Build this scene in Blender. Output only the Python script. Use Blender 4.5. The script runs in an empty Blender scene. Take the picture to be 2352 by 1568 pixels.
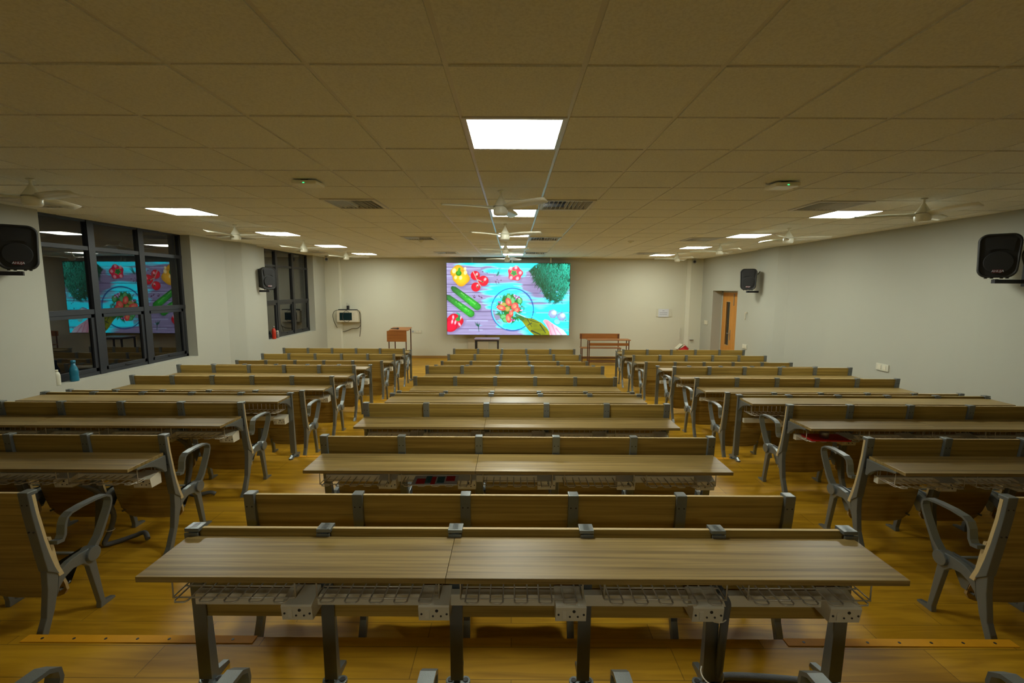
import bpy, bmesh, math, random
import numpy as np
from mathutils import Vector, Matrix
random.seed(7)
C = bpy.context.scene.collection
PI = math.pi
CAMZ = 2.264
CEIL = 3.215
GX, GY, T = -0.294, 1.5, 0.6           # ceiling tile grid
XL, XR, YF, YB = -5.95, 6.0, 14.8, -4.2
Z0, Z1, Z2, Z3 = 0.501, 0.333, 0.168, 0.0   # tier levels, rear to front
E01, E12, E23 = 2.15, 5.13, 8.5

# ------------------------------------------------------------------ materials
def new_mat(name):
    m = bpy.data.materials.new(name); m.use_nodes = True
    nt = m.node_tree; b = nt.nodes['Principled BSDF']
    return m, nt, b
def plain(name, col, rough=.5, metal=0., bump=0., bscale=60., spec=.5, var=0.):
    m, nt, b = new_mat(name)
    b.inputs['Base Color'].default_value = (*col, 1)
    b.inputs['Roughness'].default_value = rough
    b.inputs['Metallic'].default_value = metal
    b.inputs['Specular IOR Level'].default_value = spec
    tc = nt.nodes.new('ShaderNodeTexCoord')
    n = nt.nodes.new('ShaderNodeTexNoise'); n.inputs['Scale'].default_value = bscale
    nt.links.new(tc.outputs['Object'], n.inputs['Vector'])
    if bump > 0:
        bp = nt.nodes.new('ShaderNodeBump'); bp.inputs['Strength'].default_value = bump
        bp.inputs['Distance'].default_value = .004
        nt.links.new(n.outputs['Fac'], bp.inputs['Height']); nt.links.new(bp.outputs['Normal'], b.inputs['Normal'])
    if var > 0:
        mx = nt.nodes.new('ShaderNodeMix'); mx.data_type = 'RGBA'
        mx.inputs['A'].default_value = (*[c*(1-var) for c in col], 1)
        mx.inputs['B'].default_value = (*[min(1, c*(1+var)) for c in col], 1)
        nt.links.new(n.outputs['Fac'], mx.inputs['Factor']); nt.links.new(mx.outputs['Result'], b.inputs['Base Color'])
    return m
def emit(name, col, s):
    m, nt, b = new_mat(name)
    b.inputs['Base Color'].default_value = (0, 0, 0, 1)
    b.inputs['Emission Color'].default_value = (*col, 1); b.inputs['Emission Strength'].default_value = s
    return m
def wood(name, dark, light, stretch=(1.3, 34, 34), rough=.42, detail=5, rnd=True, spec=.4, contrast=(.32, .68)):
    m, nt, b = new_mat(name)
    tc = nt.nodes.new('ShaderNodeTexCoord'); mp = nt.nodes.new('ShaderNodeMapping')
    mp.inputs['Scale'].default_value = stretch
    nt.links.new(tc.outputs['Object'], mp.inputs['Vector'])
    if rnd:
        oi = nt.nodes.new('ShaderNodeObjectInfo'); mu = nt.nodes.new('ShaderNodeMath'); mu.operation = 'MULTIPLY'
        mu.inputs[1].default_value = 37.
        nt.links.new(oi.outputs['Random'], mu.inputs[0]); nt.links.new(mu.outputs[0], mp.inputs['Location'])
    n = nt.nodes.new('ShaderNodeTexNoise'); n.inputs['Scale'].default_value = 1.; n.inputs['Detail'].default_value = detail
    n.inputs['Roughness'].default_value = .62; n.inputs['Distortion'].default_value = .35
    nt.links.new(mp.outputs[0], n.inputs['Vector'])
    cr = nt.nodes.new('ShaderNodeValToRGB')
    cr.color_ramp.elements[0].position = contrast[0]; cr.color_ramp.elements[0].color = (*dark, 1)
    cr.color_ramp.elements[1].position = contrast[1]; cr.color_ramp.elements[1].color = (*light, 1)
    nt.links.new(n.outputs['Fac'], cr.inputs[0]); nt.links.new(cr.outputs[0], b.inputs['Base Color'])
    b.inputs['Roughness'].default_value = rough; b.inputs['Specular IOR Level'].default_value = spec
    return m
def floor_mat():
    m, nt, b = new_mat('floor_planks')
    tc = nt.nodes.new('ShaderNodeTexCoord')
    br = nt.nodes.new('ShaderNodeTexBrick')
    br.inputs['Scale'].default_value = 1.; br.inputs['Brick Width'].default_value = 1.25; br.inputs['Row Height'].default_value = .19
    br.inputs['Mortar Size'].default_value = .0025; br.inputs['Mortar Smooth'].default_value = .2
    br.inputs['Color1'].default_value = (.44, .235, .012, 1); br.inputs['Color2'].default_value = (.54, .30, .019, 1)
    br.inputs['Mortar'].default_value = (.25, .14, .015, 1); br.offset = .37
    nt.links.new(tc.outputs['Object'], br.inputs['Vector'])
    mp = nt.nodes.new('ShaderNodeMapping'); mp.inputs['Scale'].default_value = (1.5, 16, 6)
    nt.links.new(tc.outputs['Object'], mp.inputs['Vector'])
    n = nt.nodes.new('ShaderNodeTexNoise'); n.inputs['Scale'].default_value = 1.; n.inputs['Detail'].default_value = 6
    n.inputs['Distortion'].default_value = .8
    nt.links.new(mp.outputs[0], n.inputs['Vector'])
    cr = nt.nodes.new('ShaderNodeValToRGB'); cr.color_ramp.elements[0].position = .35; cr.color_ramp.elements[0].color = (.66, .62, .56, 1)
    cr.color_ramp.elements[1].position = .62; cr.color_ramp.elements[1].color = (1, 1, 1, 1)
    nt.links.new(n.outputs['Fac'], cr.inputs[0])
    mx = nt.nodes.new('ShaderNodeMix'); mx.data_type = 'RGBA'; mx.blend_type = 'MULTIPLY'; mx.inputs['Factor'].default_value = 1
    nt.links.new(br.outputs['Color'], mx.inputs['A']); nt.links.new(cr.outputs[0], mx.inputs['B'])
    nt.links.new(mx.outputs['Result'], b.inputs['Base Color'])
    b.inputs['Roughness'].default_value = .42; b.inputs['Specular IOR Level'].default_value = .2
    return m
def tile_mat():
    m, nt, b = new_mat('ceiling_tile')
    tc = nt.nodes.new('ShaderNodeTexCoord')
    n = nt.nodes.new('ShaderNodeTexNoise'); n.inputs['Scale'].default_value = 90; n.inputs['Detail'].default_value = 3
    nt.links.new(tc.outputs['Object'], n.inputs['Vector'])
    cr = nt.nodes.new('ShaderNodeValToRGB'); cr.color_ramp.elements[0].position = .3; cr.color_ramp.elements[0].color = (.76, .76, .68, 1)
    cr.color_ramp.elements[1].position = .6; cr.color_ramp.elements[1].color = (.86, .86, .78, 1)
    nt.links.new(n.outputs['Fac'], cr.inputs[0]); nt.links.new(cr.outputs[0], b.inputs['Base Color'])
    bp = nt.nodes.new('ShaderNodeBump'); bp.inputs['Strength'].default_value = .25; bp.inputs['Distance'].default_value = .003
    nt.links.new(n.outputs['Fac'], bp.inputs['Height']); nt.links.new(bp.outputs['Normal'], b.inputs['Normal'])
    b.inputs['Roughness'].default_value = .9; b.inputs['Specular IOR Level'].default_value = .1
    return m
def glass_mat(name, tint=(.75, .78, .76), ior=1.55):
    m, nt, b = new_mat(name)
    b.inputs['Base Color'].default_value = (*tint, 1); b.inputs['Roughness'].default_value = 0.
    b.inputs['IOR'].default_value = ior; b.inputs['Transmission Weight'].default_value = 1.
    return m

M = {}
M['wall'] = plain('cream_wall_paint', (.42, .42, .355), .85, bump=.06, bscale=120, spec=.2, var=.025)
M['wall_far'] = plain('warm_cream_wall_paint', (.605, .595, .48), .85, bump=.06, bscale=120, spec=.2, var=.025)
M['tile'] = tile_mat()
M['tbar'] = plain('ceiling_tee_white', (.72, .70, .64), .32, spec=.5)
M['floor'] = floor_mat()
M['skirt'] = wood('skirting_wood', (.26, .14, .035), (.40, .225, .06), (1.5, 16, 30), .4)
M['desk'] = wood('laminate_wood', (.14, .090, .026), (.36, .252, .088), (.9, 46, 46), .38, 8, spec=.42, contrast=(.34, .66))
M['back'] = wood('backrest_laminate', (.21, .132, .026), (.42, .285, .066), (.9, 46, 46), .42, 8, spec=.35, contrast=(.34, .66))
M['ply'] = plain('ply_edge', (.56, .42, .2), .6, var=.1, bscale=40)
M['alu'] = plain('cast_aluminium_paint', (.20, .222, .225), .34, metal=.6, bump=.12, bscale=260)
M['wire'] = plain('plated_wire', (.62, .58, .48), .4, metal=.3)
M['white'] = plain('white_plastic', (.66, .62, .49), .45)
M['black'] = plain('black_plastic', (.012, .012, .012), .55, bump=.1, bscale=200)
M['grille'] = plain('black_grille', (.010, .010, .010), .7, bump=.3, bscale=500)
M['bracket'] = plain('black_steel', (.02, .02, .025), .45)
M['frame'] = plain('dark_window_frame', (.020, .021, .025), .42)
M['glass'] = glass_mat('window_glass')
M['fan'] = plain('fan_enamel', (.86, .85, .70), .3)
M['grey'] = plain('grey_hose', (.12, .13, .14), .5, bump=.4, bscale=300)
M['tie'] = plain('zip_tie', (.75, .7, .55), .5)
M['strip'] = plain('yellow_nosing', (.62, .29, .010), .6, spec=.2, var=.12, bscale=12)
M['bolt'] = plain('dark_bolt', (.03, .028, .025), .5)
M['steel'] = plain('bright_screw', (.6, .6, .58), .25, metal=.9)
M['vent'] = plain('vent_enamel', (.72, .70, .62), .45)
M['dark'] = plain('dark_cavity', (.012, .010, .008), .9)
M['brown'] = wood('brown_laminate', (.26, .09, .018), (.36, .135, .03), (2, 20, 20), .4)
M['brownleg'] = plain('brown_steel_leg', (.10, .035, .018), .45)
M['door'] = wood('orange_wood_veneer', (.48, .20, .028), (.62, .28, .05), (18, 18, 1.6), .35)
M['blacksteel'] = plain('black_table_steel', (.02, .018, .02), .4)
M['mauve'] = wood('dark_table_top', (.16, .10, .095), (.22, .14, .13), (2, 20, 20), .4)
M['paper'] = plain('paper', (.60, .62, .66), .8)
M['ink'] = plain('ink', (.32, .33, .38), .8)
M['plate'] = plain('cream_plate', (.56, .55, .44), .5)
M['red'] = plain('red_plastic', (.55, .008, .015), .4)
M['bluebottle'] = plain('blue_bottle', (.012, .15, .24), .15, spec=.6)
M['redbottle'] = plain('red_bottle', (.48, .03, .012), .25, spec=.6)
M['greymetal'] = plain('grey_metal', (.30, .29, .27), .3, metal=.7)
M['teal'] = plain('monitor_glass', (.008, .025, .028), .12)
M['led'] = emit('green_led', (.05, 1, .3), 1.5)
M['lamp'] = emit('panel_light', (1.0, 1.03, .90), 43.0)
M['cable'] = plain('dark_cable', (.05, .045, .03), .5)
M['cover'] = plain('worn_white_board', (.60, .55, .42), .7, var=.1, bscale=6)

# ------------------------------------------------------------------ mesh helpers
def box(bm, x0, x1, y0, y1, z0, z1, mi=0):
    vs = [bm.verts.new(p) for p in ((x0,y0,z0),(x1,y0,z0),(x1,y1,z0),(x0,y1,z0),(x0,y0,z1),(x1,y0,z1),(x1,y1,z1),(x0,y1,z1))]
    for f in ((3,2,1,0),(4,5,6,7),(0,1,5,4),(1,2,6,5),(2,3,7,6),(3,0,4,7)):
        bm.faces.new([vs[i] for i in f]).material_index = mi
    return vs
def prism(bm, pts, x0, x1, mi=0, axis='X'):
    """closed polygon pts in (y,z) extruded along X (or (x,z) along Y, (x,y) along Z)"""
    def P(a, p, q):
        return {'X': (a, p, q), 'Y': (p, a, q), 'Z': (p, q, a)}[axis]
    A = [bm.verts.new(P(x0, *p)) for p in pts]; B = [bm.verts.new(P(x1, *p)) for p in pts]
    n = len(pts)
    fs = [bm.faces.new(A), bm.faces.new(B[::-1])]
    for i in range(n): fs.append(bm.faces.new((A[i], A[(i+1) % n], B[(i+1) % n], B[i])))
    for f in fs: f.material_index = mi
    return fs
def tube(bm, pts, r, n=6, mi=0, closed=False):
    pts = [Vector(p) for p in pts]; rings = []; k = len(pts)
    up = Vector((0, 0, 1)); prev = None
    for i, p in enumerate(pts):
        if closed: d = pts[(i+1) % k]-pts[i-1]
        else: d = pts[min(i+1, k-1)]-pts[max(i-1, 0)]
        d.normalize()
        a = prev - d*prev.dot(d) if prev is not None else (up if abs(d.z) < .9 else Vector((1, 0, 0)))
        a = a - d*a.dot(d); a.normalize(); prev = a; b = d.cross(a)
        rr = r[i] if isinstance(r, (list, tuple)) else r
        rings.append([bm.verts.new(p + a*math.cos(2*PI*j/n)*rr + b*math.sin(2*PI*j/n)*rr) for j in range(n)])
    for i in range(k if closed else k-1):
        A, B = rings[i], rings[(i+1) % k]
        for j in range(n):
            f = bm.faces.new((A[j], A[(j+1) % n], B[(j+1) % n], B[j])); f.material_index = mi; f.smooth = True
    if not closed:
        bm.faces.new(rings[0][::-1]).material_index = mi; bm.faces.new(rings[-1]).material_index = mi
def lathe(bm, prof, n=20, c=(0, 0, 0), mi=0, smooth=True):
    rings = []
    for r, z in prof:
        rings.append([bm.verts.new((c[0]+max(r, 1e-4)*math.cos(2*PI*j/n), c[1]+max(r, 1e-4)*math.sin(2*PI*j/n), c[2]+z)) for j in range(n)])
    for A, B in zip(rings, rings[1:]):
        for j in range(n):
            f = bm.faces.new((A[j], A[(j+1) % n], B[(j+1) % n], B[j])); f.material_index = mi; f.smooth = smooth
    bm.faces.new(rings[0][::-1]).material_index = mi; bm.faces.new(rings[-1]).material_index = mi
def disc(bm, c, r, h, axis='X', n=16, mi=0):
    pts = [(r*math.cos(2*PI*j/n), r*math.sin(2*PI*j/n)) for j in range(n)]
    if axis == 'X': prism(bm, [(c[1]+a, c[2]+b) for a, b in pts], c[0]-h/2, c[0]+h/2, mi, 'X')
    elif axis == 'Y': prism(bm, [(c[0]+a, c[2]+b) for a, b in pts], c[1]-h/2, c[1]+h/2, mi, 'Y')
    else: prism(bm, [(c[0]+a, c[1]+b) for a, b in pts], c[2]-h/2, c[2]+h/2, mi, 'Z')
def ribbon(bm, path, th, x0, x1, mi=0):
    """strap following path in (y,z), thickness th (number or list)"""
    L, R = [], []; k = len(path)
    for i, p in enumerate(path):
        a = Vector(path[max(i-1, 0)]); b = Vector(path[min(i+1, k-1)]); d = (b-a).normalized(); nrm = Vector((-d.y, d.x))
        t = th[i] if isinstance(th, (list, tuple)) else th
        L.append(Vector(p)+nrm*t/2); R.append(Vector(p)-nrm*t/2)
    for i in range(k-1):
        q = [L[i], L[i+1], R[i+1], R[i]]
        prism(bm, [tuple(v) for v in q], x0, x1, mi)
def mesh(name, bm, mats, bevel=0., smooth=False):
    bmesh.ops.recalc_face_normals(bm, faces=bm.faces)
    if bevel > 0:
        es = [e for e in bm.edges if len(e.link_faces) == 2 and e.calc_face_angle(0) > .6]
        bmesh.ops.bevel(bm, geom=es, offset=bevel, segments=2, profile=.6, affect='EDGES', clamp_overlap=True)
    me = bpy.data.meshes.new(name); bm.to_mesh(me); bm.free()
    for m in (mats if isinstance(mats, (list, tuple)) else [mats]): me.materials.append(m)
    if smooth:
        for p in me.polygons: p.use_smooth = True
    return me
def link(name, me, parent=None, loc=(0, 0, 0), rot=(0, 0, 0)):
    o = bpy.data.objects.new(name, me); C.objects.link(o)
    o.location = loc; o.rotation_euler = rot
    if parent is not None: o.parent = parent
    return o
def tag(o, label, cat, group=None, kind=None):
    o['label'] = label; o['category'] = cat
    if group: o['group'] = group
    if kind: o['kind'] = kind
    return o
def thing(name, label, cat, loc=(0, 0, 0), rotz=0., group=None):
    o = link(name, None, None, loc, (0, 0, rotz)); o.empty_display_size = .05
    return tag(o, label, cat, group)
def struct(name, bm, m, label=None, bevel=0.):
    o = link(name, mesh(name, bm, m, bevel)); o['kind'] = 'structure'
    if label: o['label'] = label
    return o
def kids(o): return [c for c in o.children]
def dup(root, loc, rotz=None, label=None, group=None):
    r = root.copy(); C.objects.link(r); r.location = loc
    if rotz is not None: r.rotation_euler = (0, 0, rotz)
    if label: r['label'] = label
    if group: r['group'] = group
    for ch in kids(root):
        c = ch.copy(); C.objects.link(c); c.parent = r
        for g in kids(ch):
            d = g.copy(); C.objects.link(d); d.parent = c
    return r
B = bmesh.new

# ------------------------------------------------------------------ shell
bm = B()
box(bm, XL-.4, XR+.5, YB, E01, -.3, Z0); box(bm, XL-.4, XR+.5, E01, E12, -.3, Z1)
box(bm, XL-.4, XR+.5, E12, E23, -.3, Z2); box(bm, XL-.4, XR+.5, E23, YF+.2, -.3, Z3)
struct('floor', bm, M['floor'], 'stepped floor of orange-brown wood planks')

W1 = (5.90, 8.625); W2 = (11.17, 13.87); SILL = .97; XG = -6.16
bm = B()
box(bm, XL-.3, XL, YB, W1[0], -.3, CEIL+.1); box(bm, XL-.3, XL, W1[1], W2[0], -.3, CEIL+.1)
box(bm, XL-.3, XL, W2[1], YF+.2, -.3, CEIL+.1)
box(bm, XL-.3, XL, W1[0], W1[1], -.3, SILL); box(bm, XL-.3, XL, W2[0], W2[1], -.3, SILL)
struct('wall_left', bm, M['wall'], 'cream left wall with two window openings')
bm = B()
prism(bm, [(XL-.05, 9.62), (XL, 9.62), (XL+.05, 9.75), (-5.80, 9.98), (-5.795, 10.02), (-5.795, 10.58), (-5.83, 10.62), (XL-.05, 10.62)], -.3, CEIL+.1, 0, 'Z')
struct('trim_2', bm, M['wall'], 'shallow pillar on the left wall between the windows')
D0y, D1y, DZ = 12.36, 13.88, 2.22
bm = B()
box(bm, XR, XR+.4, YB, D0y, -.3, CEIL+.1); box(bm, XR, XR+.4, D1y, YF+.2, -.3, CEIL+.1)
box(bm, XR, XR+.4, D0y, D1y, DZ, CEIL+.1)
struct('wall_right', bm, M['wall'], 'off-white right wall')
bm = B()
prism(bm, [(XR+.05, 10.10), (XR, 10.10), (5.93, 10.36), (5.915, 10.42), (5.915, 11.30), (5.94, 11.34), (XR+.05, 11.34)], -.3, CEIL+.1, 0, 'Z')
struct('trim_3', bm, M['wall'], 'shallow pillar on the right wall')
bm = B()
box(bm, XL-.3, XR+.5, YF, YF+.2, -.3, CEIL+.1)
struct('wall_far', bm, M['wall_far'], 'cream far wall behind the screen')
bm = B()
prism(bm, [(XL-.01, YF+.02), (XL-.01, YF-.10), (-5.50, YF-.10), (-5.46, YF-.06), (-5.46, YF+.02)], -.3, CEIL+.1, 0, 'Z')
struct('trim_4', bm, M['wall_far'], 'corner pillar at far left')
bm = B()
prism(bm, [(XR+.01, YF+.02), (XR+.01, YF-.12), (5.62, YF-.12), (5.52, YF-.04), (5.52, YF+.02)], -.3, CEIL+.1, 0, 'Z')
struct('trim_5', bm, M['wall_far'], 'corner pillar at far right')
bm = B(); box(bm, XL-.3, XR+.5, YB-.2, YB, -.3, CEIL+.1)
struct('wall_near', bm, M['wall_far'])
bm = B(); box(bm, -5.46, 5.52, YF-.02, YF, 0, .085)
struct('baseboard_far', bm, M['skirt'], 'wood skirting along the far wall')

# ceiling: tiles with recessed tee grid
i0, i1, j0, j1 = -10, 11, -10, 23
holes = {(0, 2), (0, 7), (0, 11), (0, 15), (0, 19), (0, -7)} | {(s, j) for s in (-7, 7) for j in (7, 11, 15, 19)}
vents = {(i, j) for i in (-9, -3, 1, 6) for j in (6, 12, 18)}
bm = B()
for i in range(i0, i1):
    for j in range(j0, j1):
        if (i, j) in holes or (i, j) in vents: continue
        x0 = max(GX+i*T+.012, XL-.2); x1 = min(GX+(i+1)*T-.012, XR+.2); y0 = max(GY+j*T+.012, YB-.05); y1 = min(GY+(j+1)*T-.012, YF+.05)
        if x1-x0 < .02 or y1-y0 < .02: continue
        dz = random.uniform(-.0015, .0025)
        box(bm, x0, x1, y0, y1, CEIL+dz, CEIL+.03)
struct('ceiling', bm, M['tile'], 'suspended ceiling of square mineral tiles')
bm = B()
for i in range(i0, i1+1):
    x = GX+i*T
    if XL-.2 < x < XR+.2: box(bm, x-.012, x+.012, YB, YF, CEIL+.007, CEIL+.02)
for j in range(j0, j1+1):
    y = GY+j*T
    if YB < y < YF: box(bm, XL-.2, XR+.2, y-.012, y+.012, CEIL+.0075, CEIL+.02)
struct('trim_1', bm, M['tbar'], 'tee-bar grid of the suspended ceiling')
bm = B(); box(bm, XL-.4, XR+.6, YB-.2, YF+.2, CEIL+.12, CEIL+.2)
struct('ceiling_slab', bm, M['dark'])

# ------------------------------------------------------------------ windows
def window(n, y0, y1, mull, label):
    root = link('window_%d' % n, None); root['kind'] = 'structure'; root['label'] = label
    z0, z1 = SILL, CEIL; zt, zm = 2.81, 1.90; d0, d1 = XG-.035, XG+.035
    bm = B()
    box(bm, d0, d1, y0, y0+.05, z0, z1); box(bm, d0, d1, y1-.05, y1, z0, z1)
    box(bm, d0, d1, y0, y1, z0, z0+.05); box(bm, d0, d1, y0, y1, z1-.03, z1+.02)
    for a, b in mull: box(bm, d0-.01, d1+.012, a, b, z0, z1)
    box(bm, d0, d1+.004, y0, y1, zt-.028, zt+.028); box(bm, d0, d1+.006, y0, y1, zm-.035, zm+.035)
    link('frame', mesh('win_frame', bm, M['frame']), root)
    cells = []
    e = [y0+.05]+[v for ab in mull for v in ab]+[y1-.05]
    for k in range(3):
        a, b = e[2*k], e[2*k+1]
        cells += [(a, b, zt+.028, z1-.03), (a, b, zm+.035, zt-.028)]
        bm = B(); w = .055; c0, c1 = z0+.05, zm-.035
        for (p, q, r, s) in ((a, a+w, c0, c1), (b-w, b, c0, c1), (a, b, c0, c0+w), (a, b, c1-w, c1)): box(bm, XG-.02, XG+.03, p, q, r, s)
        sash = link('sash', mesh('win_sash', bm, M['frame'], .004), root)
        bm = B(); m = (a+b)/2
        box(bm, XG+.03, XG+.04, m-.05, m+.05, c0+.015, c0+.035); box(bm, XG+.04, XG+.055, m-.04, m+.07, c0+.018, c0+.030)
        link('handle', mesh('win_handle', bm, M['black'], .003), sash)
        cells.append((a+w, b-w, c0+w, c1-w))
    for a, b, c, d in cells:
        w, h = (b-a)/2, (d-c)/2
        bm = B(); box(bm, -.003, .003, -w-.004, w+.004, -h-.004, h+.004)
        link('pane', mesh('win_pane', bm, M['glass']), root, (XG, (a+b)/2, (c+d)/2), (0, 0, -.0065))
    return root
window(1, W1[0], W1[1], [(6.74, 6.845), (7.645, 7.75)], 'large dark-framed window at near left, reflecting the screen')
window(2, W2[0], W2[1], [(12.0, 12.10), (12.88, 12.98)], 'dark-framed window at far left')

# ------------------------------------------------------------------ door
bm = B()
box(bm, XR+.30, XR+.36, D0y, D1y, 0, .04); box(bm, XR+.28, XR+.38, D1y-.05, D1y, 0, DZ); box(bm, XR+.28, XR+.38, D0y, D0y+.05, 0, DZ); box(bm, XR+.28, XR+.38, D0y, D1y, DZ-.05, DZ)
dr = link('door_1', mesh('door_frame', bm, M['wall'])); dr['kind'] = 'structure'; dr['label'] = 'orange wood door with narrow glass slit in a deep reveal'
bm = B(); LX0, LX1 = XR+.29, XR+.335
g0, g1, gz0, gz1 = 13.36, 13.60, .64, 1.90
y0, y1 = D0y+.05, D1y-.05
box(bm, LX0, LX1, y0, g0, .01, DZ-.05); box(bm, LX0, LX1, g1, y1, .01, DZ-.05); box(bm, LX0, LX1, g0, g1, .01, gz0); box(bm, LX0, LX1, g0, g1, gz1, DZ-.05)
leaf = link('door_leaf', mesh('door_leaf', bm, M['door']), dr)
bm = B(); box(bm, LX0+.015, LX0+.025, g0, g1, gz0, gz1); link('glass_slit', mesh('door_glass', bm, M['glass']), leaf)
bm = B()
for a in ((g0-.012, g0, gz0, gz1), (g1, g1+.012, gz0, gz1), (g0, g1, gz0-.012, gz0), (g0, g1, gz1, gz1+.012)): box(bm, LX0-.006, LX0, a[0], a[1], a[2], a[3])
link('glass_bead', mesh('door_bead', bm, M['ply']), leaf)
bm = B(); box(bm, LX0-.008, LX0, 13.25, 13.29, .80, 1.10); box(bm, LX0-.05, LX0-.008, 13.26, 13.28, .985, 1.0); box(bm, LX0-.055, LX0-.04, 13.27, 13.40, .983, 1.002)
link('door_handle', mesh('door_handle', bm, M['greymetal'], .003), leaf)
bm = B(); box(bm, LX0-.012, LX0, 13.12, 13.15, 1.80, 2.14)
link('door_bolt', mesh('door_bolt', bm, M['greymetal'], .003), leaf)
bm = B(); box(bm, XR+.6, XR+.7, D0y-.8, D1y+1.2, -.1, DZ+.6); struct('wall_corridor', bm, M['dark'])

# ------------------------------------------------------------------ seating rows
S = .553
PX = [(-2.5+i)*S for i in range(6)]
def cz(z):   # rear face of the backrest at height z
    pts = [(.36, .092), (.42, .075), (.5, .055), (.6, .035), (.75, .012), (.88, 0.)]
    for (a, p), (b, q) in zip(pts, pts[1:]):
        if z <= b: return p+(q-p)*(z-a)/(b-a)
    return 0.
def bev_prism(polys, x0, x1, name, mat, bevel=.004):
    bm = B()
    for p in polys: prism(bm, p, x0, x1)
    return mesh(name, bm, mat, bevel)
HW = .026
rear = [(-.024, .884), (-.012, .75), (.008, .60), (.022, .50), (.034, .42), (.030, .32), (.008, .17), (-.045, .05), (-.085, 0)]
front = [(-.035, 0), (.0, .055), (.055, .19), (.082, .29), (.094, .37), (.075, .42), (.055, .5), (.035, .6), (.012, .75), (.0, .862), (.03, .862), (.03, .884)]
bm = B()
prism(bm, rear[:5]+[(.094, .37), (.075, .42), (.055, .5), (.035, .6), (.012, .75), (.0, .862), (.03, .862), (.03, .884)], -HW, HW)
prism(bm, rear[4:]+front[:6], -.018, .018)
me_post = mesh('post', bm, M['alu'], .004)
bm = B()
for zz in (.815, .66):
    for xx in (-.013, .013):
        y = -.022+(.884-zz)*.09
        disc(bm, (xx, y, zz), .0042, .006, 'Y', 8)
me_screw = mesh('screws', bm, M['bolt'])
bm = B()
prism(bm, [(.075, .245), (.095, .29), (.13, .325), (.18, .345), (.24, .335), (.272, .30), (.322, .035), (.318, 0), (.42, 0), (.42, .014), (.352, .03), (.318, .31), (.332, .36), (.31, .405), (.22, .408), (.16, .40), (.10, .375)], -.016, .016)
disc(bm, (0, .297, .365), .043, .064, 'X', 20)
me_leg = mesh('front_leg', bm, M['alu'], .004)
arm = [(.10, .545), (.135, .54), (.15, .565), (.158, .62), (.172, .652), (.20, .668), (.27, .675), (.36, .674), (.42, .668), (.448, .65), (.452, .622), (.438, .58), (.40, .51), (.36, .44), (.32, .395), (.295, .38)]
th = [.02, .02, .016, .014, .013, .013, .013, .013, .013, .013, .013, .014, .016, .02, .026, .03]
bm = B(); ribbon(bm, arm, th, -.023, .023)
bmesh.ops.remove_doubles(bm, verts=bm.verts, dist=.0004)
me_arm = mesh('armrest', bm, M['alu'])
for p in me_arm.polygons: p.use_smooth = False
def back_mesh(x0, x1):
    bm = B(); zs = [.515, .56, .6, .68, .75, .82, .872]
    rp = [(cz(z), z) for z in zs]; fp = [(cz(z)+.017, z) for z in zs]
    prism(bm, rp+fp[::-1], x0, x1)
    for e in ([(x0, x0+.034)] if x0 < -.01 else []) + ([(x1-.034, x1)] if x1 > S else []):
        q = [.515, .46, .42, .38, .355]
        prism(bm, [(cz(z), z) for z in q]+[(cz(z)+.017+(.515-z)*.06, z) for z in q[::-1]], *e)
    bm.normal_update()
    for f in bm.faces:
        c = f.calc_center_median()
        if c.z > .871 or c.z < .5151 or abs(abs(f.normal.x)-1) < .01: f.material_index = 1
    return mesh('backrest', bm, [M['back'], M['ply']])
me_back = back_mesh(0, S-.006); 
me_back_l = back_mesh(-HW+.001, S-.006); me_back_r = back_mesh(0, S+HW-.007)
# folded-up seat, seen from behind under the backrest
bm = B()
prof = [(.108, .56), (.112, .50), (.122, .42), (.142, .33), (.166, .25), (.182, .205), (.190, .172), (.193, .155)]
hw = [.23, .238, .238, .238, .236, .225, .20, .16]
va = []
for (y, z), w in zip(prof, hw):
    va.append([[bm.verts.new((w*t, y+.012*(t*t)+dy, z)) for t in (-1, -.8, -.4, 0, .4, .8, 1)] for dy in (0, .016)])
for a, b in zip(va, va[1:]):
    for s in (0, 1):
        for k in range(6): bm.faces.new((a[s][k], a[s][k+1], b[s][k+1], b[s][k]))
    for k in (0, 6): bm.faces.new((a[0][k], a[1][k], b[1][k], b[0][k])).material_index = 1
for a in (va[0], va[-1]):
    for k in range(6): bm.faces.new((a[0][k], a[0][k+1], a[1][k+1], a[1][k])).material_index = 1
me_seat = mesh('seat', bm, [M['back'], M['ply']])
bm = B()
for s in (-1, 1):
    prism(bm, [(.145, .40), (.30, .40), (.31, .36), (.27, .32), (.215, .235), (.185, .235), (.165, .31)], s*.236-.004, s*.228+.004)
    disc(bm, (s*.212, .176, .222), .007, .03, 'Y', 10)
tube(bm, [(-.232, .28, .375), (.232, .28, .375)], .009, 8)
for s in (-1, 1): tube(bm, [(s*.212, .185, .222), (s*.236, .21, .25)], .006, 6)
me_hinge = mesh('seat_hinge', bm, M['alu'])
def desk_mesh(x0, x1, y0, y1, zt):
    bm = B(); box(bm, x0, x1, y0, y1, zt-.022, zt)
    return mesh('desk_top', bm, M['desk'], .002)
def bracket_mesh(zt):
    z = zt-.022
    bm = B(); prism(bm, [(-.015, z), (-.27, z), (-.265, z-.012), (-.20, z-.022), (-.12, z-.045), (-.06, z-.085), (-.03, z-.12), (-.012, z-.12)], -.016, .016)
    return mesh('desk_bracket', bm, M['alu'], .003)
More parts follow.
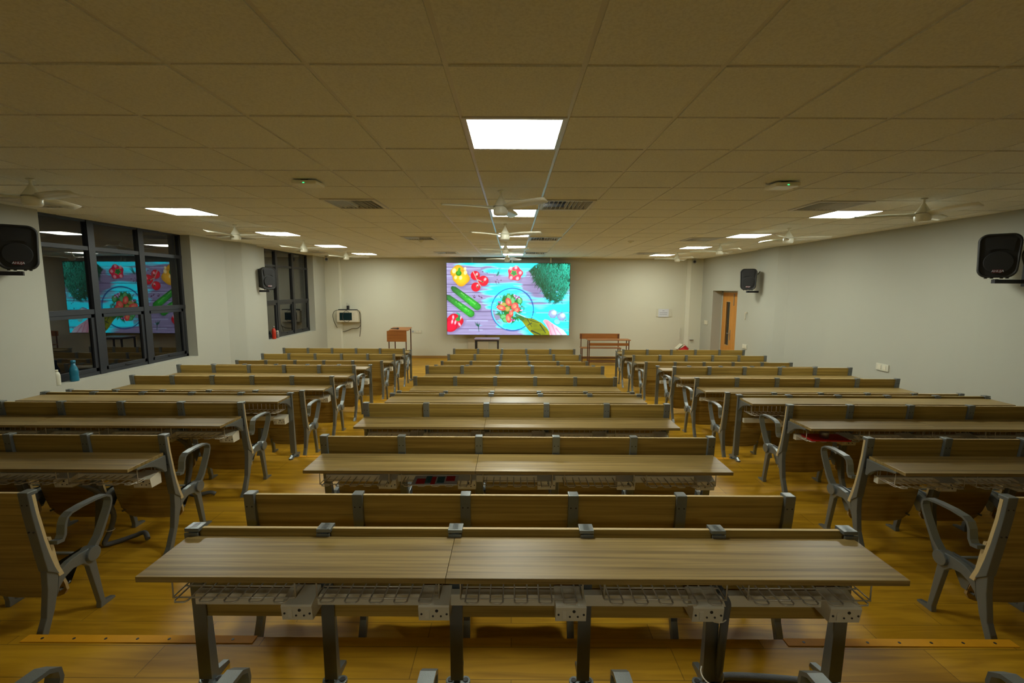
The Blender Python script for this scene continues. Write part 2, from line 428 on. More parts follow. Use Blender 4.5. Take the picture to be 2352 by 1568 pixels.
def basket_mesh(zt):
    bm = B(); zb = zt-.150; r = .0034
    x0, x1 = -.235, .235; yf, yr = -.232, -.05
    for y in (-.205, -.135, -.065): tube(bm, [(x0, y, zb), (x1, y, zb)], r, 5)
    for k in range(5):
        xa = x0+.020+k*.094; xb = xa+.050
        tube(bm, [(xa, yr, zb+.06), (xa, yr, zb), (xa, yf+.01, zb), (xa+.008, yf, zb), (xb-.008, yf, zb), (xb, yf+.01, zb), (xb, yr, zb), (xb, yr, zb+.06)], r, 5)
    for x in (x0, x1):
        tube(bm, [(x, yf+.03, zt-.022), (x, yf+.03, zb), (x, yr, zb), (x, yr, zt-.022)], r, 5)
    tube(bm, [(x0, yr, zt-.05), (x1, yr, zt-.05)], r, 5); tube(bm, [(x0, yf+.03, zt-.06), (x0, yr, zt-.06)], r, 5); tube(bm, [(x1, yf+.03, zt-.06), (x1, yr, zt-.06)], r, 5)
    return mesh('wire_basket', bm, M['wire'])
def socket_meshes(ZS, zc):
    bm = B(); prism(bm, [(-.125, ZS), (-.135, ZS+.064), (-.13, ZS+.070), (-.035, ZS+.092), (-.035, ZS)], -.062, .062)
    def facey(z): return -.125-.01*(z-ZS)/.064
    for (x, z, r) in ((.012, ZS+.048, .0065), (-.004, ZS+.022, .0042), (.028, ZS+.022, .0042), (-.05, ZS+.032, .0045), (.052, ZS+.032, .0045)):
        disc(bm, (x, facey(z)-.0006, z), r, .003, 'Y', 10, 1)
    mb = mesh('socket_box', bm, [M['white'], M['bolt']])
    bm = B(); box(bm, -.036, -.018, facey(ZS+.03)-.005, facey(ZS+.03)+.002, ZS+.012, ZS+.050); ms = mesh('switch', bm, M['white'], .002)
    bm = B(); box(bm, PX[0]+.03, PX[5]-.03, -.075, -.035, zc, zc+.05); mc = mesh('conduit', bm, M['white'], .004)
    return mb, ms, mc
sock_d, sock_u = socket_meshes(.425, .452), socket_meshes(.54, .57)
# desk-only stand
bm = B()
prism(bm, [(-.022, .757), (.030, .757), (.030, .73), (.022, .72), (.040, .40), (.062, .04), (.135, .02), (.14, 0), (-.075, 0), (-.075, .016), (.0, .045), (.008, .35), (-.022, .66)], -.014, .014)
prism(bm, [(-.024, .742), (-.024, .757), (.032, .757), (.032, .735), (.028, .735), (.028, .742)], -.03, .03)
prism(bm, [(-.030, .74), (-.016, .38), (-.010, .05), (-.002, .05), (-.008, .38), (-.022, .74)], -.028, .028)
for x, y in ((-.03, .03), (.03, .03), (0, -.06)): disc(bm, (x, y, .008), .025, .016, 'Z', 14)
me_stand = mesh('leg', bm, M['alu'], .003)
bm = B()
for x, y in ((-.034, .03), (.034, .03)): disc(bm, (x, y, .017), .012, .006, 'Z', 10)
box(bm, -.034, .034, .027, .033, .012, .0165)
me_footbolt = mesh('floor_bolt', bm, M['bolt'])
def modesty(x0, x1):
    bm = B(); box(bm, x0, x1, -.0, .016, .345, .748); bm.normal_update()
    for f in bm.faces:
        if abs(f.normal.z) > .9: f.material_index = 1
    return mesh('modesty_panel', bm, [M['back'], M['ply']])
me_mod = modesty(.004, S-.004)
DT, UT = .728, .757
me_desk_u = (desk_mesh(PX[0]-.01, PX[2]-.0008, -.335, -.026, UT), desk_mesh(PX[2]+.0008, PX[5]+.01, -.335, -.026, UT))
me_desk_d = (desk_mesh(PX[0]-.01, PX[2]-.0008, -.305, -.028, DT), desk_mesh(PX[2]+.0008, PX[5]+.01, -.305, -.028, DT))
me_br_u, me_br_d = bracket_mesh(UT), bracket_mesh(DT)
me_bk_u, me_bk_d = basket_mesh(UT), basket_mesh(DT)

def under_desk(root, desk, br, bk, sock):
    me_box, me_switch, me_cond = sock
    for m in desk: link('desk_top', m, root)
    for x in PX: link('desk_bracket', br, root, (x, 0, 0))
    for i in range(5): link('wire_basket', bk, root, (PX[i]+S/2, 0, 0))
    for i in range(1, 6):
        b = link('socket_box', me_box, root, (PX[i]-.075, 0, 0))
        link('switch', me_switch, b)
    link('conduit', me_cond, root)
def bench(root):
    for i in range(5):
        link('backrest', (me_back_l if i == 0 else me_back_r if i == 4 else me_back), root, (PX[i]+.003*(i > 0), 0, 0))
        s = link('seat', me_seat, root, (PX[i]+S/2, 0, 0)); link('seat_hinge', me_hinge, s)
    for x in PX:
        p = link('post', me_post, root, (x, 0, 0)); link('screws', me_screw, p)
        link('front_leg', me_leg, root, (x, 0, 0)); link('armrest', me_arm, root, (x, 0, 0))
CX = {'central': .039, 'left': -2.497-2.5*S, 'right': 2.5526+2.5*S}
protoU = thing('bench_with_desk', 'x', 'bench'); bench(protoU); under_desk(protoU, me_desk_u, me_br_u, me_bk_u, sock_u)
protoS = thing('bench', 'x', 'bench'); bench(protoS)
protoD = thing('standalone_desk', 'x', 'desk')
for i in range(5): link('modesty_panel', me_mod, protoD, (PX[i], 0, 0))
for x in PX:
    l = link('leg', me_stand, protoD, (x, 0, 0)); link('floor_bolt', me_footbolt, l)
under_desk(protoD, me_desk_d, me_br_d, me_bk_d, sock_d)
used = set()
def place(proto, col, y, z, label, group):
    loc = (CX[col], y, z)
    if proto.name not in used:
        used.add(proto.name); proto.location = loc; proto['label'] = label; proto['group'] = group; return proto
    return dup(proto, loc, None, label, group)
ordn = {1: 'first', 2: 'second', 3: 'third', 4: 'fourth', 5: 'fifth', 6: 'sixth', 7: 'seventh', 8: 'eighth', 9: 'ninth'}
rowsU = [(1, 10.512, Z3), (2, 9.597, Z3), (4, 7.165, Z2), (5, 6.269, Z2), (7, 4.143, Z1), (8, 3.195, Z1)]
rowsS = [(3, 8.694, Z3), (6, 5.362, Z2), (9, 2.262, Z1)]
rowsD = [(1, 11.19, Z3), (2, 7.99, Z2), (3, 5.075, Z1)]
for col in ('central', 'left', 'right'):
    gU, gS, gD = ('benches with desks, %s block' % col, 'benches without desks, %s block' % col, 'standalone desks, %s block' % col)
    for k, y, z in rowsU:
        lab = 'wooden bench with a desk on its back, %s bench from the screen, %s block' % (ordn[k], col)
        place(protoU, col, y, z, lab, gU)
    for k, y, z in rowsS:
        lab = 'wooden bench without a desk on its back, %s bench from the screen, %s block' % (ordn[k], col)
        if k == 9 and col == 'central': lab = 'wooden bench directly beyond the nearest desk, no desk on its own back'
        if k == 9 and col == 'left': lab = 'nearest left bench, cut by the left edge, its end armrest in the foreground'
        if k == 9 and col == 'right': lab = 'nearest right bench, cut by the right edge, its end armrest in the foreground'
        place(protoS, col, y, z, lab, gS)
    for k, y, z in rowsD:
        lab = 'desk on splayed grey legs without seats, %s such desk from the screen, %s block' % (ordn[k], col)
        place(protoD, col, y, z, lab, gD)
place(protoD, 'central', 1.850, Z0, 'large desk nearest the camera, baskets and white socket boxes hanging below it', 'standalone desks, central block')
for col, lab in (('central', 'bench below the frame, only its grey armrests showing along the bottom edge'),
                 ('left', 'bench mostly outside the frame, one armrest showing at the bottom left corner'),
                 ('right', 'bench mostly outside the frame, one armrest showing at the bottom right corner')):
    place(protoU, col, .78, Z0, lab, 'benches cut off by the bottom edge')

# ------------------------------------------------------------------ ceiling lights, vents, fans
def light_panel(i, j, label):
    x, y = GX+(i+.5)*T, GY+(j+.5)*T
    r = thing('ceiling_light', label, 'light', (x, y, CEIL), 0, 'square panel lights in the ceiling')
    link('diffuser', me_diff, r); link('frame', me_lframe, r)
bm = B(); box(bm, -.272, .272, -.272, .272, -.002, .012); me_diff = mesh('diffuser', bm, M['lamp'])
bm = B()
for a in ((-.297, .297, -.297, -.272), (-.297, .297, .272, .297), (-.297, -.272, -.272, .272), (.272, .297, -.272, .272)): box(bm, *a, -.006, .012)
me_lframe = mesh('light_frame', bm, M['tbar'])
light_panel(0, -7, 'added square ceiling light behind the camera, unseen, brightening the near bench backs')  # unseen extra panel, added to lift the light on the near bench backs
nm = ['nearest', 'second nearest', 'third nearest', 'fourth nearest', 'farthest']
for k, j in enumerate((2, 7, 11, 15, 19)):
    light_panel(0, j, 'large square ceiling light nearest the camera, alone above the middle aisle' if k == 0 else 'square ceiling light, %s of the centre line over the middle desks' % nm[k])
for s, side in ((-7, 'left'), (7, 'right')):
    for k, j in enumerate((7, 11, 15, 19)):
        light_panel(s, j, 'square ceiling light, %s of the four in the %s line' % (nm[k] if k < 3 else 'farthest', side))
bm = B()
for a in ((-.297, .297, -.297, -.262), (-.297, .297, .262, .297), (-.297, -.262, -.262, .262), (.262, .297, -.262, .262)): box(bm, *a, -.012, .01)
me_vframe = mesh('vent_frame', bm, M['vent'])
bm = B()
for k in range(11):
    x = -.24+k*.048; s = -1 if k < 5 else 1
    prism(bm, [(x-.002, .030), (x+.002, .030), (x+.002+s*.010, -.008), (x-.002+s*.010, -.008)], -.262, .262, 0, 'Y')
me_slats = mesh('louvres', bm, M['vent'])
bm = B(); box(bm, -.29, .29, -.29, .29, .06, .07); me_vback = mesh('duct', bm, M['dark'])
vn = {6: 'nearest', 12: 'middle', 18: 'farthest'}; vc = {-9: 'beside the left wall', -3: 'left of the centre lights', 1: 'right of the centre lights', 6: 'beside the right lights'}
for i, j in sorted(vents):
    r = thing('ceiling_vent', 'louvred air vent in the ceiling, %s of the three %s' % (vn[j], vc[i]), 'vent', (GX+(i+.5)*T, GY+(j+.5)*T, CEIL), 0, 'square louvred ceiling vents')
    link('vent_frame', me_vframe, r); link('louvres', me_slats, r, (0, 0, 0)); link('duct', me_vback, r)

bm = B(); lathe(bm, [(.03, 0), (.03, -.008), (.012, -.014), (.012, -.045), (.02, -.06), (.045, -.105), (.068, -.142), (.072, -.150)], 24); me_can = mesh('canopy', bm, M['fan'])
bm = B(); lathe(bm, [(.060, -.150), (.060, -.158), (.070, -.158), (.073, -.165), (.072, -.215), (.064, -.232), (.03, -.238)], 24); me_mot = mesh('motor', bm, M['fan'])
bm = B()
rows = []
for r_, w, zz in ((.06, .028, 0), (.11, .030, .002), (.14, .050, .004), (.30, .056, .008), (.45, .054, .008), (.56, .047, .006), (.585, .030, .006)):
    tw = -.019*(1-r_*.5)
    rows.append([[bm.verts.new((r_, s*w, -.160+zz+s*tw+d)) for s in (-1, 1)] for d in (0, -.007)])
for a, b in zip(rows, rows[1:]):
    bm.faces.new((a[0][0], a[0][1], b[0][1], b[0][0])); bm.faces.new((a[1][0], b[1][0], b[1][1], a[1][1]))
    for s in (0, 1): bm.faces.new((a[0][s], b[0][s], b[1][s], a[1][s]))
for a in (rows[0], rows[-1]): bm.faces.new((a[0][0], a[0][1], a[1][1], a[1][0]))
me_blade = mesh('blade', bm, M['fan'], .0, True)
def fan(x, y, a, label):
    r = thing('ceiling_fan', label, 'fan', (x, y, CEIL), 0, 'cream three-blade ceiling fans')
    link('canopy', me_can, r); link('motor', me_mot, r)
    for k in range(3): link('blade', me_blade, r, (0, 0, 0), (0, 0, math.radians(a+120*k)))
fan(-.10, .90, 131, 'cream ceiling fan at top edge, only one blade tip showing')
for x, y, a, w in ((-.123, 4.67, 196, 'nearest'), (-.119, 7.0, 215, 'second nearest'), (-.155, 9.73, 208, 'third nearest'), (-.155, 12.7, 170, 'farthest')):
    fan(x, y, a, 'cream ceiling fan, %s of four in front of the centre lights' % w)
for x, y, a, w in ((-4.31, 4.24, 342, 'nearest'), (-4.27, 7.22, 262, 'second nearest'), (-4.27, 9.55, 250, 'third nearest'), (-4.3, 12.04, 245, 'farthest')):
    fan(x, y, a, 'cream ceiling fan, %s of four by the left windows' % w)
for x, y, a, w in ((4.30, 4.96, 272, 'nearest'), (4.31, 7.35, 225, 'second nearest'), (4.33, 9.8, 165, 'third nearest'), (4.33, 12.3, 170, 'farthest')):
    fan(x, y, a, 'cream ceiling fan, %s of four along the right wall' % w)

# access points, smoke detectors, cctv
bm = B()
box(bm, -.11, .11, -.10, .10, -.045, -.012); me_ap = mesh('access_point', bm, M['fan'], .014)
bm = B(); box(bm, -.04, .02, -.06, .06, -.012, 0); me_apm = mesh('mount', bm, M['dark'])
bm = B(); box(bm, -.008, .006, -.103, -.099, -.040, -.034); me_led = mesh('status_light', bm, M['led'])
for x, y, l in ((-1.84, 4.27, 'left'), (2.42, 4.28, 'right')):
    r = thing('access_point', 'white wireless box with green light on the ceiling, %s of the two' % l, 'router', (x, y, CEIL), 0, 'white boxes on the ceiling')
    link('housing', me_ap, r); link('mount', me_apm, r); link('status_light', me_led, r)
bm = B(); lathe(bm, [(.06, 0), (.062, -.012), (.05, -.03), (.03, -.04), (.028, -.05)], 20); me_sm = mesh('smoke_detector', bm, M['fan'])
for x, l in ((-1.826, 'left'), (2.352, 'right')):
    tag(link('smoke_detector', me_sm, None, (x, 9.36, CEIL)), 'small round smoke detector on the ceiling, %s of the two' % l, 'detector', 'smoke detectors')
def cctv(x, y, rz, label):
    r = thing('security_camera', label, 'camera', (x, y, CEIL), rz, 'corner security cameras')
    bm = B(); disc(bm, (0, 0, -.012), .05, .024, 'Z', 16); box(bm, -.012, .012, -.012, .012, -.06, -.02); link('mount', mesh('cctv_mount', bm, M['plate']), r)
    bm = B(); disc(bm, (0, -.03, -.105), .058, .17, 'Y', 18); link('body', mesh('cctv_body', bm, plain('camera_grey', (.30, .30, .27), .4), .006), r)
    bm = B(); disc(bm, (0, -.117, -.105), .036, .006, 'Y', 16); link('lens', mesh('cctv_lens', bm, M['black']), r)
cctv(-5.63, 14.1, .35, 'white security camera in the far left ceiling corner')
cctv(5.68, 14.6, -.35, 'white security camera in the far right ceiling corner')

# ------------------------------------------------------------------ loudspeakers
def text_mesh(s, size, mat, ext=.0006):
    cu = bpy.data.curves.new('txt', 'FONT'); cu.body = s; cu.size = size; cu.extrude = ext; cu.align_x = 'CENTER'; cu.align_y = 'CENTER'; cu.shear = .15
    o = bpy.data.objects.new('txt', cu); C.objects.link(o)
    bpy.context.view_layer.update()
    me = bpy.data.meshes.new_from_object(o.evaluated_get(bpy.context.evaluated_depsgraph_get()))
    bpy.data.objects.remove(o); bpy.data.curves.remove(cu)
    me.materials.clear(); me.materials.append(mat); return me
me_word = text_mesh('AHUJA', .034, M['paper'])
def rbox_outline(w, h, r, n=5, taper=0.):
    pts = []
    for cx, cy, a0 in ((w/2-r, h/2-r, 0), (-w/2+r, h/2-r, 90), (-w/2+r, -h/2+r, 180), (w/2-r, -h/2+r, 270)):
        for k in range(n+1):
            a = math.radians(a0+90*k/n); pts.append((cx+r*math.cos(a), cy+r*math.sin(a)))
    return [(x*(1+taper*y/h), y) for x, y in pts]
def loft(bm, rings, mi=0, caps=True):
    vs = [[bm.verts.new(p) for p in r] for r in rings]; n = len(vs[0])
    for a, b in zip(vs, vs[1:]):
        for k in range(n):
            f = bm.faces.new((a[k], a[(k+1) % n], b[(k+1) % n], b[k])); f.material_index = mi; f.smooth = True
    if caps: bm.faces.new(vs[0][::-1]).material_index = mi; bm.faces.new(vs[-1]).material_index = mi
bm = B()
def ring(s, y, r=.085): return [(x*s*(1-1.1*(z-.06)**2), y, z*(.3+.7*s)) for x, z in rbox_outline(.36, .50, r, 6, .05)]
loft(bm, [ring(.66, .26), ring(.74, .25), ring(.97, .03), ring(1, 0), ring(1, -.03), ring(.96, -.045), ring(.90, -.045), ring(.86, -.03)])
for x in (-.085, -.035, .045, .09): box(bm, x-.012, x+.012, -.03, .02, -.26, -.235)
me_cab = mesh('cabinet', bm, M['black'])
bm = B()
pts = [(.125*math.cos(2*PI*k/28), .125*math.sin(2*PI*k/28)-.075) for k in range(28)]
prism(bm, [(p, q) for p, q in pts], -.050, -.028, 0, 'Y')
me_woof = mesh('woofer_grille', bm, M['grille'], .006)
bm = B()
loft(bm, [[(-.13, -.047, .20), (.13, -.047, .20), (.11, -.047, .04), (.05, -.047, .075), (-.05, -.047, .075), (-.11, -.047, .04)], [(-.06, -.02, .16), (.06, -.02, .16), (.05, -.02, .08), (.03, -.02, .09), (-.03, -.02, .09), (-.05, -.02, .08)]])
me_horn = mesh('horn', bm, M['grille'])
bm = B(); box(bm, -.042, .042, -.0555, -.046, -.195, -.158); me_badge = mesh('badge', bm, plain('badge_red', (.10, .008, .006), .5))
def speaker(x, y, z, ang, px, py, label, cab):
    """front faces along direction ang (radians, 0 = -Y); bracket plate on the wall at px, py"""
    r = thing('loudspeaker', label, 'speaker', (x, y, z), ang, 'black wall loudspeakers')
    link('cabinet', me_cab, r); link('woofer_grille', me_woof, r); link('horn', me_horn, r)
    b = link('badge', me_badge, r); link('lettering', me_word, b, (0, -.0562, -.176), (PI/2, 0, 0))
    br = thing('speaker_mount', 'black steel bracket holding the '+cab, 'bracket', (px, py, z-.29), 0, 'loudspeaker brackets')
    s = 1 if px < 0 else -1
    bm = B(); box(bm, 0 if s > 0 else -.014, .014 if s > 0 else 0, -.04, .04, -.06, .20); link('wall_plate', mesh('wall_plate', bm, M['bracket'], .003), br)
    bm = B(); dx, dy = x-px, y-py; L = math.hypot(dx, dy); n = Vector((-dy/L, dx/L, 0))*.02
    e = Vector((dx, dy, 0)); e += e.normalized()*.03
    lo = [Vector((s*.01, 0, 0))+n, e+n, e-n, Vector((s*.01, 0, 0))-n]
    prism(bm, [(v.x, v.y) for v in lo], -.025, .02, 0, 'Z'); box(bm, dx-.018, dx+.018, dy-.018, dy+.018, .0, .024)
    link('arm', mesh('bracket_arm', bm, M['bracket']), br)
speaker(-5.62, 5.30, 2.70, math.radians(42), XL, 5.12, 'black loudspeaker high at the left edge, before the near window', 'speaker at the left edge')
speaker(-5.62, 10.66, 2.47, math.radians(62), XL, 10.70, 'black loudspeaker hung between the two left windows, overlapping the farther', 'speaker between the left windows')
speaker(5.60, 5.40, 2.66, math.radians(-38), XR, 5.44, 'black loudspeaker high at the right edge of the photo', 'speaker at the right edge')
speaker(5.60, 11.05, 2.50, math.radians(-30), XR, 11.20, 'black loudspeaker on the right wall near the orange door', 'speaker near the orange door')
def cable(name, pts, r, mat, label, cat='cable', n=7, smooth=6):
    P = [Vector(p) for p in pts]; out = []
    for i in range(len(P)-1):
        p0, p1, p2, p3 = P[max(i-1, 0)], P[i], P[i+1], P[min(i+2, len(P)-1)]
        for k in range(smooth):
            t = k/smooth
            out.append(.5*((2*p1)+(p2-p0)*t+(2*p0-5*p1+4*p2-p3)*t*t+(3*p1-p0-3*p2+p3)*t**3))
    out.append(P[-1])
    bm = B(); tube(bm, out, r, n)
    return tag(link(name, mesh(name, bm, mat)), label, cat)
cable('cord', [(XL+.01, 10.66, CEIL), (XL+.012, 10.69, 2.9), (XL+.015, 10.70, 2.45), (XL+.05, 10.70, 2.32)], .010, M['grey'], 'thin grey cable from the ceiling to the speaker between the left windows')
cable('cord', [(XR-.012, 11.26, CEIL), (XR-.012, 11.24, 2.95), (XR-.04, 11.18, 2.75), (XR-.16, 11.10, 2.62)], .010, M['cable'], 'dark cable from the ceiling to the speaker near the orange door')
cable('cord', [(XR-.012, 5.30, CEIL), (XR-.03, 5.36, 3.0), (XR-.10, 5.36, 2.80), (XR-.12, 5.40, 2.68), (XR-.04, 5.44, 2.56)], .010, M['cable'], 'dark cable looping behind the speaker at the right edge')

# ------------------------------------------------------------------ LED screen
def paint(Wd=1168, Hd=690):
    yy, xx = np.mgrid[0:Hd, 0:Wd].astype(np.float32)
    X = xx/Wd*1752+283; Y = yy/Hd*1035+265           # picture coordinates
    rs = np.random.RandomState(3)
    def noise(sx, sy, seed):
        r = np.random.RandomState(seed); gw, gh = int(1752/sx)+3, int(1035/sy)+3
        g = r.rand(gh, gw).astype(np.float32); u = (X-283)/sx; v = (Y-265)/sy
        a, b = u.astype(int), v.astype(int); fu, fv = u-a, v-b; fu = fu*fu*(3-2*fu); fv = fv*fv*(3-2*fv)
        return (g[b, a]*(1-fu)+g[b, a+1]*fu)*(1-fv)+(g[b+1, a]*(1-fu)+g[b+1, a+1]*fu)*fv
    img = np.zeros((Hd, Wd, 3), np.float32)
    grain = noise(260, 7, 1)*.6+noise(90, 4, 2)*.4
    base = np.array([.47, .42, .74], np.float32)[None, None]*(.75+.5*grain[..., None])
    img[:] = base
    cy = noise(330, 60, 5)*.6+noise(150, 25, 6)*.4
    wx = np.clip((X-520)/500, 0, 1)*.55+np.exp(-((X-1300)/420)**2-((Y-780)/420)**2)*.5+np.clip((430-Y)/160, 0, 1)*.55+np.clip((X-1500)/300, 0, 1)*np.clip((Y-780)/120, 0, 1)*.5
    wx -= np.exp(-((X-1540)/190)**2-((Y-560)/210)**2)*.95+np.exp(-((X-1150)/330)**2-((Y-505)/60)**2)*.45+np.exp(-((X-900)/110)**2-((Y-1060)/130)**2)*.6
    m = np.clip((wx*.85+cy-.93)*3.2, 0, 1)[..., None]
    img = img*(1-m)+np.array([.04, 2.3, 2.9], np.float32)*m
    sh = np.exp(-((X-1560)/170)**2-((Y-600)/200)**2)[..., None]*.45
    img = img*(1-sh)+np.array([.25, .17, .38], np.float32)*sh
    for ly, d in ((435, .35), (572, .55), (690, .4), (825, .5), (962, .7), (1080, .3), (1215, .45), (330, .25)):
        l = np.exp(-((Y-ly-(X-1100)*.004)/6)**2)[..., None]*min(d*1.5, .9); img = img*(1-l)+np.array([.12, .06, .2], np.float32)*l
        l = np.exp(-((Y-ly-14)/6)**2)[..., None]*.3*(noise(200, 200, ly) > .5)[..., None]; img = img*(1-l)+np.array([1.2, 1.6, 2.2], np.float32)*l
    def over(mask, col):
        nonlocal img
        mask = np.clip(mask, 0, 1)[..., None]; col = np.asarray(col, np.float32)
        img = img*(1-mask)+col*mask
    def ell(cx, cy_, rx, ry, a=0., soft=4., lob=0., nl=4, ph=0.):
        c, s = math.cos(a), math.sin(a); u = ((X-cx)*c+(Y-cy_)*s)/rx; v = (-(X-cx)*s+(Y-cy_)*c)/ry
        r = np.sqrt(u*u+v*v); rr = 1+lob*np.cos(nl*np.arctan2(v, u)+ph)
        return np.clip((rr-r)*min(rx, ry)/soft+.5, 0, 1), r
    def shaded(cx, cy_, rx, ry, col, a=0., lob=0., nl=4, ph=0., dark=.45):
        s, _ = ell(cx+14, cy_+16, rx*1.06, ry*1.06, a, 40, lob, nl, ph); over(s*.45, (.20, .12, .33))
        mk, r = ell(cx, cy_, rx, ry, a, 4, lob, nl, ph)
        sd = (1-dark*np.clip(r, 0, 1)**2.2)[..., None]; over(mk, np.array(col, np.float32)*sd)
    def seg(x0, y0, x1, y1, w0, w1, soft=3.):
        dx, dy = x1-x0, y1-y0; L2 = dx*dx+dy*dy; t = np.clip(((X-x0)*dx+(Y-y0)*dy)/L2, 0, 1)
        d = np.hypot(X-x0-t*dx, Y-y0-t*dy); return np.clip((w0+(w1-w0)*t-d)/soft+.5, 0, 1), d, t
    def poly(pts, soft=4.):
        inside = np.zeros(X.shape, bool); n = len(pts); dm = np.full(X.shape, 1e9, np.float32)
        for i in range(n):
            (x0, y0), (x1, y1) = pts[i], pts[(i+1) % n]
            if y0 != y1: inside ^= ((y0 > Y) != (y1 > Y)) & (X < (x1-x0)*(Y-y0)/(y1-y0)+x0)
            _, d, _ = seg(x0, y0, x1, y1, 0, 0); dm = np.minimum(dm, d)
        return np.clip(np.where(inside, dm, -dm)/soft+.5, 0, 1)
    # yellow pepper
    shaded(450, 400, 108, 105, (1.5, .80, .03), 0, .06, 4); shaded(490, 480, 116, 112, (1.6, .85, .03), .3, .07, 4, 1)
    for hx, hy, hr in ((390, 375, 26), (550, 400, 22), (410, 470, 18), (482, 475, 20), (545, 345, 16)):
        mk, _ = ell(hx, hy, hr, hr*1.3, .2, 14); over(mk*.7, (2, 1.7, .7))
    mk, _ = ell(455, 410, 42, 38); over(mk, (.05, .36, .02)); mk, _, _ = seg(450, 410, 466, 345, 20, 16); over(mk, (.10, .55, .04))
    # tomatoes on the vine
    for a, b, r in ((690, 442, 66), (805, 517, 74), (697, 606, 66)):
        shaded(a, b, r, r, (1.5, .012, .05)); mk, _ = ell(a+r*.35, b-r*.3, r*.2, r*.3, .5, 14); over(mk*.75, (1.8, 1, 1.1))
    for q in ((660, 385, 735, 545), (735, 545, 770, 600), (720, 500, 800, 535)):
        mk, _, _ = seg(*q, 6, 5); over(mk, (.75, .6, .5))
    for cx_, cy_ in ((715, 455), (790, 530), (720, 603)):
        for k in range(6):
            mk, _, _ = seg(cx_, cy_, cx_+24*math.cos(k*1.05), cy_+24*math.sin(k*1.05), 4, 1); over(mk, (.06, .14, .03))
    # peppercorns and sprigs
    for cx_, cy_, sx, sy, n in ((880, 385, 90, 20, 9), (1000, 530, 60, 40, 9), (720, 745, 75, 26, 14), (1900, 900, 90, 60, 6), (1940, 1150, 60, 90, 4)):
        for k in range(n):
            mk, _ = ell(cx_+rs.uniform(-sx, sx), cy_+rs.uniform(-sy, sy), rs.uniform(5, 10), rs.uniform(5, 9), 0, 4); over(mk*.85, (.14, .02, .10))
    for k in range(10):
        mk, _, _ = seg(1000+rs.uniform(-8, 8), 440, 1035+rs.uniform(-20, 45), 325+rs.uniform(0, 45), 4, 2); over(mk, (.02, .28, .22))
        mk, _, _ = seg(735, 1180, 715+rs.uniform(-40, 55), 1115+rs.uniform(-5, 40), 5, 2); over(mk, (.01, .15, .10))
    mk, _, _ = seg(728, 1160, 740, 1255, 7, 3); over(mk, (.02, .12, .10))
    # pink-red pepper
    shaded(1258, 410, 104, 104, (1.5, .018, .13), 0, .09, 5, .6)
    for hx, hy in ((1195, 340), (1330, 400), (1268, 325), (1200, 470), (1290, 480)):
        mk, _ = ell(hx, hy, 20, 24, .3, 14); over(mk*.6, (2, 1.1, 1.2))
    mk, _ = ell(1240, 405, 42, 38, .4, 5, .2, 5); over(mk, (.30, .8, .1)); mk, _ = ell(1240, 405, 35, 32, .4, 5, .2, 5); over(mk, (.02, .34, .06))
    # cucumbers
    for q in ((368, 622, 715, 888), (285, 745, 622, 990)):
        s_, _, _ = seg(q[0]+16, q[1]+24, q[2]+14, q[3]+24, 46, 52, 30); over(s_*.5, (.14, .12, .30))
        mk, d, t = seg(*q, 40, 54); mk *= np.clip((54*np.sqrt(np.clip((t+.02)*4, 0, 1))+14-d)/4, 0, 1); st = .75-.45*(d/50)**2+.12*np.sin((d/46)*14)+.3*noise(26, 16, 11)
        over(mk, np.stack([.02+.03*st, (.10+.75*t*np.clip(2.2-1.6*t, 0, 1)+.12)*st, .02+.03*st], -1))
        mk, _, _ = seg(q[0]+120, q[1]+70, q[2]-30, q[3]-40, 7, 9, 9); over(mk*.6*(noise(14, 9, 12) > .35), (.35, 1.1, .25))
    # red pepper, lower left
    shaded(390, 1105, 122, 108, (1.3, .006, .045), 0, .05, 4, .5); shaded(330, 1170, 105, 90, (1.25, .006, .06), -.3, 0)
    for hx, hy, a in ((370, 1045, 0), (475, 1060, .5), (400, 1120, .2), (460, 1150, -.5), (355, 1110, .2)):
        mk, _ = ell(hx, hy, 12, 26, a, 12); over(mk*.75, (2, 1, 1.2))
    mk, _ = ell(440, 1075, 34, 28); over(mk, (.06, .42, .05)); mk, _, _ = seg(455, 1060, 455, 1005, 15, 13); over(mk, (.03, .3, .10)); mk, _, _ = seg(455, 1005, 425, 985, 13, 11); over(mk, (.06, .6, .35))
    # dill bunch
    D = poly([(1450, 372), (1500, 330), (1555, 285), (1600, 255), (2045, 255), (2045, 560), (2000, 640), (1960, 720), (1900, 800), (1835, 840), (1815, 790), (1745, 805), (1700, 750), (1660, 680), (1640, 620), (1570, 565), (1520, 500), (1490, 420)], 30)
    D = D*np.clip(noise(26, 20, 21)*2.6+.25*(X > 1560)*(Y < 640)+.05, 0, 1); over(np.clip(D*1.5, 0, 1), (.006, .10, .045))
    for k in range(1700):
        a = rs.uniform(.9, 2.5); L = rs.uniform(25, 75); cx_, cy_ = rs.uniform(1470, 2040), rs.uniform(262, 820)
        ix, iy = int((cx_-283)/1752*Wd), int((cy_-265)/1035*Hd)
        if D[min(iy, Hd-1), min(ix, Wd-1)] < .25: continue
        x0, x1 = max(ix-60, 0), min(ix+60, Wd); y0, y1 = max(iy-60, 0), min(iy+60, Hd)
        if x1-x0 < 4 or y1-y0 < 4: continue
        dx, dy = math.cos(a)*L, math.sin(a)*L; xs, ys = X[y0:y1, x0:x1], Y[y0:y1, x0:x1]
        t = np.clip(((xs-cx_)*dx+(ys-cy_)*dy)/(L*L), 0, 1); d = np.hypot(xs-cx_-t*dx, ys-cy_-t*dy)
        mk = np.clip((4-2.4*t-d)/2.5+.5, 0, 1)[..., None]*.85
        f = np.clip((cx_-1500)/480-(cy_-300)/900, 0, 1)*rs.uniform(.2, 1.3)+.25*(rs.rand() < .15); g = rs.uniform(.6, 1.2)
